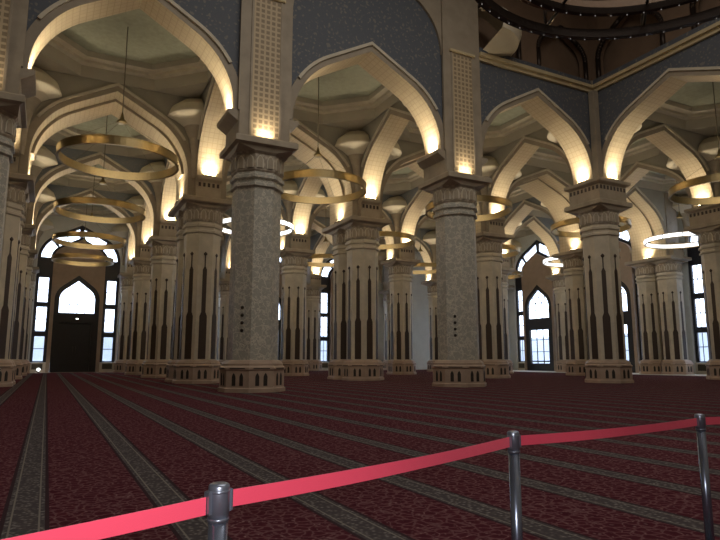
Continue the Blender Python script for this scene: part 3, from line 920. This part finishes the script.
mb = MB(); mb.revolve([(0.02, 2.6), (0.06, 2.45), (0.12, 2.2), (0.26, 2.05), (0.26, 1.98), (0.02, 1.98)], 20)
P_hub = mb.mesh('hub', [M['brass']])
mb = MB(); mb.tube((0, 0, 2.55), (0, 0, 7.4), 0.028); P_rod = mb.mesh('rod', [M['rod']])
P_wire = []
for k in range(4):
    a = pi/4+k*pi/2; mb = MB(); mb.tube((0.2*cos(a), 0.2*sin(a), 2.0), ((RR-.06)*cos(a), (RR-.06)*sin(a), RH/2), 0.009, 5); P_wire.append(mb.mesh('wire', [M['rod']]))
RINGS = [(-1, 0, 0, 'large brass ring chandelier hanging nearest in the left aisle'),
         (-1, 1, 0, 'brass ring chandelier hanging second in line down the left aisle'),
         (-1, 2, 0, 'brass ring chandelier hanging third in line down the left aisle'),
         (-1, 3, 0, 'smallest brass ring chandelier, last in the left aisle, before the door arch'),
         (0, 0, 0, 'brass ring chandelier hanging just right of the largest carved column'),
         (0, 1, 1, 'white lit ring chandelier partly hidden behind the largest carved column'),
         (1, 0, 0, 'brass ring chandelier showing right of the second carved column'),
         (1, 1, 0, 'brass ring chandelier behind the paired columns at the centre'),
         (1, 2, 0, 'small far brass ring chandelier left of the central paired columns'),
         (2, 0, 0, 'brass ring chandelier hanging just behind the cream column under the dome corner'),
         (2, 1, 0, 'brass ring chandelier farther back, between the second carved column and the portal window'),
         (2, 2, 0, 'small far brass ring chandelier left of the second carved column'),
         (3, 2, 0, 'small brass ring chandelier before the farthest side-wall portal window'),
         (3, 0, 1, 'white lit ring chandelier near the two right-hand tall windows'),
         (3, 1, 1, 'white lit ring chandelier beside the farther portal window'),
         (2, -1, 0, 'brass ring chandelier cut by the right edge of the photo')]
for i, j, lit, lab in RINGS:
    x = bayc_x(i); y = (YS[j]+YS[j+1])/2
    if j == -1: y = 20.8; x = 35.6
    o = thing('ring_chandelier', (x, y, 11.6), lab, 'chandelier', 'lit ring chandeliers' if lit else 'brass ring chandeliers')
    link('ring_band', P_band, o); link('hub', P_hub, o); link('rod', P_rod, o)
    for w in P_wire: link('wire', w, o)
    Lr = bpy.data.lights.get('ring_fill')
    if Lr is None:
        Lr = bpy.data.lights.new('ring_fill', 'POINT'); Lr.energy = 110; Lr.color = (1.0, 0.90, 0.74); Lr.shadow_soft_size = 1.6  # soft fill added inside every ring to brighten the bays; brass rings are unlit
    lo = bpy.data.objects.new('ring_fill', Lr); COL.objects.link(lo); lo.parent = o; lo.location = (0, 0, 0.2)
    if lit:
        link('light_panel', P_glow, o)
        for q in P_joint: link('joint_strap', q, o)

# the great chandelier under the dome: nested dark rings with tiny lamps
o = thing('dome_chandelier', (13.5, 8.5, 12.5), 'great dark chandelier of nested rings with tiny lamps under the dome, upper right', 'chandelier')
def dring(name, r, z, h, w, mat):
    m = MB(); m.revolve([(r, z-h/2), (r, z+h/2), (r-w, z+h/2), (r-w, z-h/2)], 96, closed=True, smooth=False)
    return m.obj(name, mat, o)
for r, z, h, w in ((5.5, 0.0, 0.30, 0.22), (4.6, 0.30, 0.22, 0.18), (5.5, 1.5, 0.25, 0.2)):
    rg = dring('dark_ring', r, z, h, w, M['bronze'])
    m = MB(); n = int(r*12)
    for k in range(n):
        a = 2*pi*k/n
        for (rr, zz) in ((r-w/2, z-h/2-0.03), (r+0.03, z)):
            c = Vector((rr*cos(a), rr*sin(a), zz)); s = 0.022
            m.add([c+Vector(d)*s for d in ((1,0,0),(-1,0,0),(0,1,0),(0,-1,0),(0,0,1),(0,0,-1))],
                  [(0,2,4),(2,1,4),(1,3,4),(3,0,4),(2,0,5),(1,2,5),(3,1,5),(0,3,5)])
    m.obj('tiny_lamps', M['crystal'], rg, merge=False)['kind'] = 'stuff'
for r, z in ((5.0, 0.7), (4.0, 0.9), (3.2, 1.1), (2.4, 1.3)):
    dring('glass_ring', r, z, 0.5, 0.12, M['amberglass'])
for k in range(10):
    a = 2*pi*k/10+0.15; m = MB()
    m.tube((5.4*cos(a), 5.4*sin(a), 0.1), (5.4*cos(a), 5.4*sin(a), 1.5), 0.06)
    m.tube((5.4*cos(a), 5.4*sin(a), 1.5), (0.3*cos(a), 0.3*sin(a), 4.5), 0.03)
    m.tube((5.4*cos(a), 5.4*sin(a), 0.15), (2.0*cos(a), 2.0*sin(a), 1.1), 0.05)
    m.obj('spoke', M['bronze'], o, merge=False)
m = MB(); m.tube((0, 0, 4.3), (0, 0, 13.5), 0.06); m.obj('rod', M['bronze'], o)
m = MB(); m.revolve([(0.05, 4.9), (0.35, 4.6), (0.4, 4.3), (0.05, 4.2)], 20); m.obj('hub', M['bronze'], o)

# ------------------------------------------------------------------ barrier posts and belts (photo frame -> ground plane of the hall)
TH = radians(27.5)
def ground(X, d): return (X*cos(TH)+d*sin(TH), -X*sin(TH)+d*cos(TH))
mb = MB(); mb.revolve([(0.001, 0), (0.17, 0), (0.17, 0.012), (0.15, 0.028), (0.05, 0.04), (0.001, 0.04)], 40); Q_base = mb.mesh('base', [M['base']])
mb = MB(); mb.revolve([(0.0275, 0.04), (0.0275, 0.90)], 32); Q_post = mb.mesh('post', [M['post']])
mb = MB(); mb.revolve([(0.0300, 0.895), (0.0300, 0.990), (0.0285, 0.996), (0.022, 0.9995), (0.001, 1.0)], 32)
mb.revolve([(0.031, 0.898), (0.031, 0.906)], 32); mb.revolve([(0.031, 0.974), (0.031, 0.982)], 32)
Q_head = mb.mesh('belt_head', [M['posthead']], False)
mb = MB(); mb.box(0.026, -0.010, 0.918, 0.037, 0.010, 0.982)
mb.box(0.035, -0.013, 0.922, 0.040, 0.013, 0.980)
Q_clip = mb.mesh('belt_clip', [M['posthead']], False)
posts = [(-1.53, 0.66), (-0.406, 1.79), (0.765, 3.06), (2.238, 4.02), (4.20, 5.10)]
PL = ['steel barrier post out of view to the left, holding the belt end', 'nearest steel barrier post, left, with thick rounded head',
      'middle steel barrier post, slim, between two red belts', 'rightmost visible steel barrier post at the right edge', 'steel barrier post out of view to the right, holding the belt end']
W = [Vector(ground(*p)) for p in posts]
for k, (w, lab) in enumerate(zip(W, PL)):
    o = thing('barrier_post', (w.x, w.y, 0), lab, 'barrier post', 'belt barrier posts')
    for nm, me in (('base', Q_base), ('post', Q_post), ('belt_head', Q_head)): link(nm, me, o)
    if k > 0:
        d = W[k-1]-w; link('belt_clip', Q_clip, o, rz=math.atan2(d.y, d.x))
    if k < 4:
        d = W[k+1]-w; link('belt_clip', Q_clip, o, rz=math.atan2(d.y, d.x))
BL = ['red belt running from the nearest post off the lower left', 'red belt stretched between the nearest and the middle post',
      'red belt stretched between the middle and the rightmost visible post', 'red belt end running from the right post out of the photo']
for k in range(4):
    p, q = W[k], W[k+1]; u = (q-p).normalized(); n = Vector((-u.y, u.x)); L = (q-p).length
    m = MB(); ns = 24; rings = []
    for i in range(ns+1):
        t = 0.042+(L-0.084)*i/ns; c = p+u*t; s = 4*(t/L)*(1-t/L)
        z = (0.944 if k == 0 else 0.952)-0.012*s; tw = 0.004*sin(7*t/L)*s
        hw = 0.024
        rings.append([(c.x+n.x*(0.0012+tw), c.y+n.y*(0.0012+tw), z+hw), (c.x-n.x*(0.0012-tw), c.y-n.y*(0.0012-tw), z+hw),
                      (c.x-n.x*(0.0012+tw), c.y-n.y*(0.0012+tw), z-hw), (c.x+n.x*(0.0012-tw), c.y+n.y*(0.0012-tw), z-hw)])
    m.loft(rings, 0)
    tag(m.obj('barrier_belt', M['belt'], None, (0, 0, 0), 0, False), BL[k], 'barrier belt', 'red barrier belts')

# ------------------------------------------------------------------ light
w = bpy.data.worlds.new('World'); SC.world = w; w.use_nodes = True
bg = w.node_tree.nodes['Background']; bg.inputs[0].default_value = (0.80, 0.88, 1.0, 1); bg.inputs[1].default_value = 4.0
def area(name, loc, rot, size, e, col, sy=None):
    L = bpy.data.lights.new(name, 'AREA'); L.energy = e; L.color = col; L.size = size
    if sy: L.shape = 'RECTANGLE'; L.size_y = sy
    o = bpy.data.objects.new(name, L); COL.objects.link(o); o.location = loc; o.rotation_euler = rot; return o
area('dome_fill', (11, 6, 25.5), (0, 0, 0), 18, 2200, (1.0, 0.93, 0.83))  # unseen fill light added beneath the closed dome lid
# the camera's flash
L = bpy.data.lights.new('camera_flash', 'POINT'); L.energy = 115.0; L.color = (1, 0.97, 0.95); L.shadow_soft_size = 0.02
o = bpy.data.objects.new('camera_flash', L); COL.objects.link(o); o.location = (0.05, 0.02, 1.42)

# ------------------------------------------------------------------ camera
cam = bpy.data.cameras.new('camera'); co = bpy.data.objects.new('camera', cam); COL.objects.link(co)
cam.sensor_width = 36; cam.lens = 36*595/720; cam.clip_start = 0.02; cam.clip_end = 600
co.location = (0, 0, 1.35); co.rotation_euler = (radians(90+8.62), 0, -TH)
SC.camera = co
vs = SC.view_settings
vs.view_transform = 'Standard'; vs.look = 'None'; vs.gamma = 1; vs.use_curve_mapping = False; vs.exposure = 0.35
SC.cycles.max_bounces = 12; SC.cycles.diffuse_bounces = 7; SC.cycles.transparent_max_bounces = 16
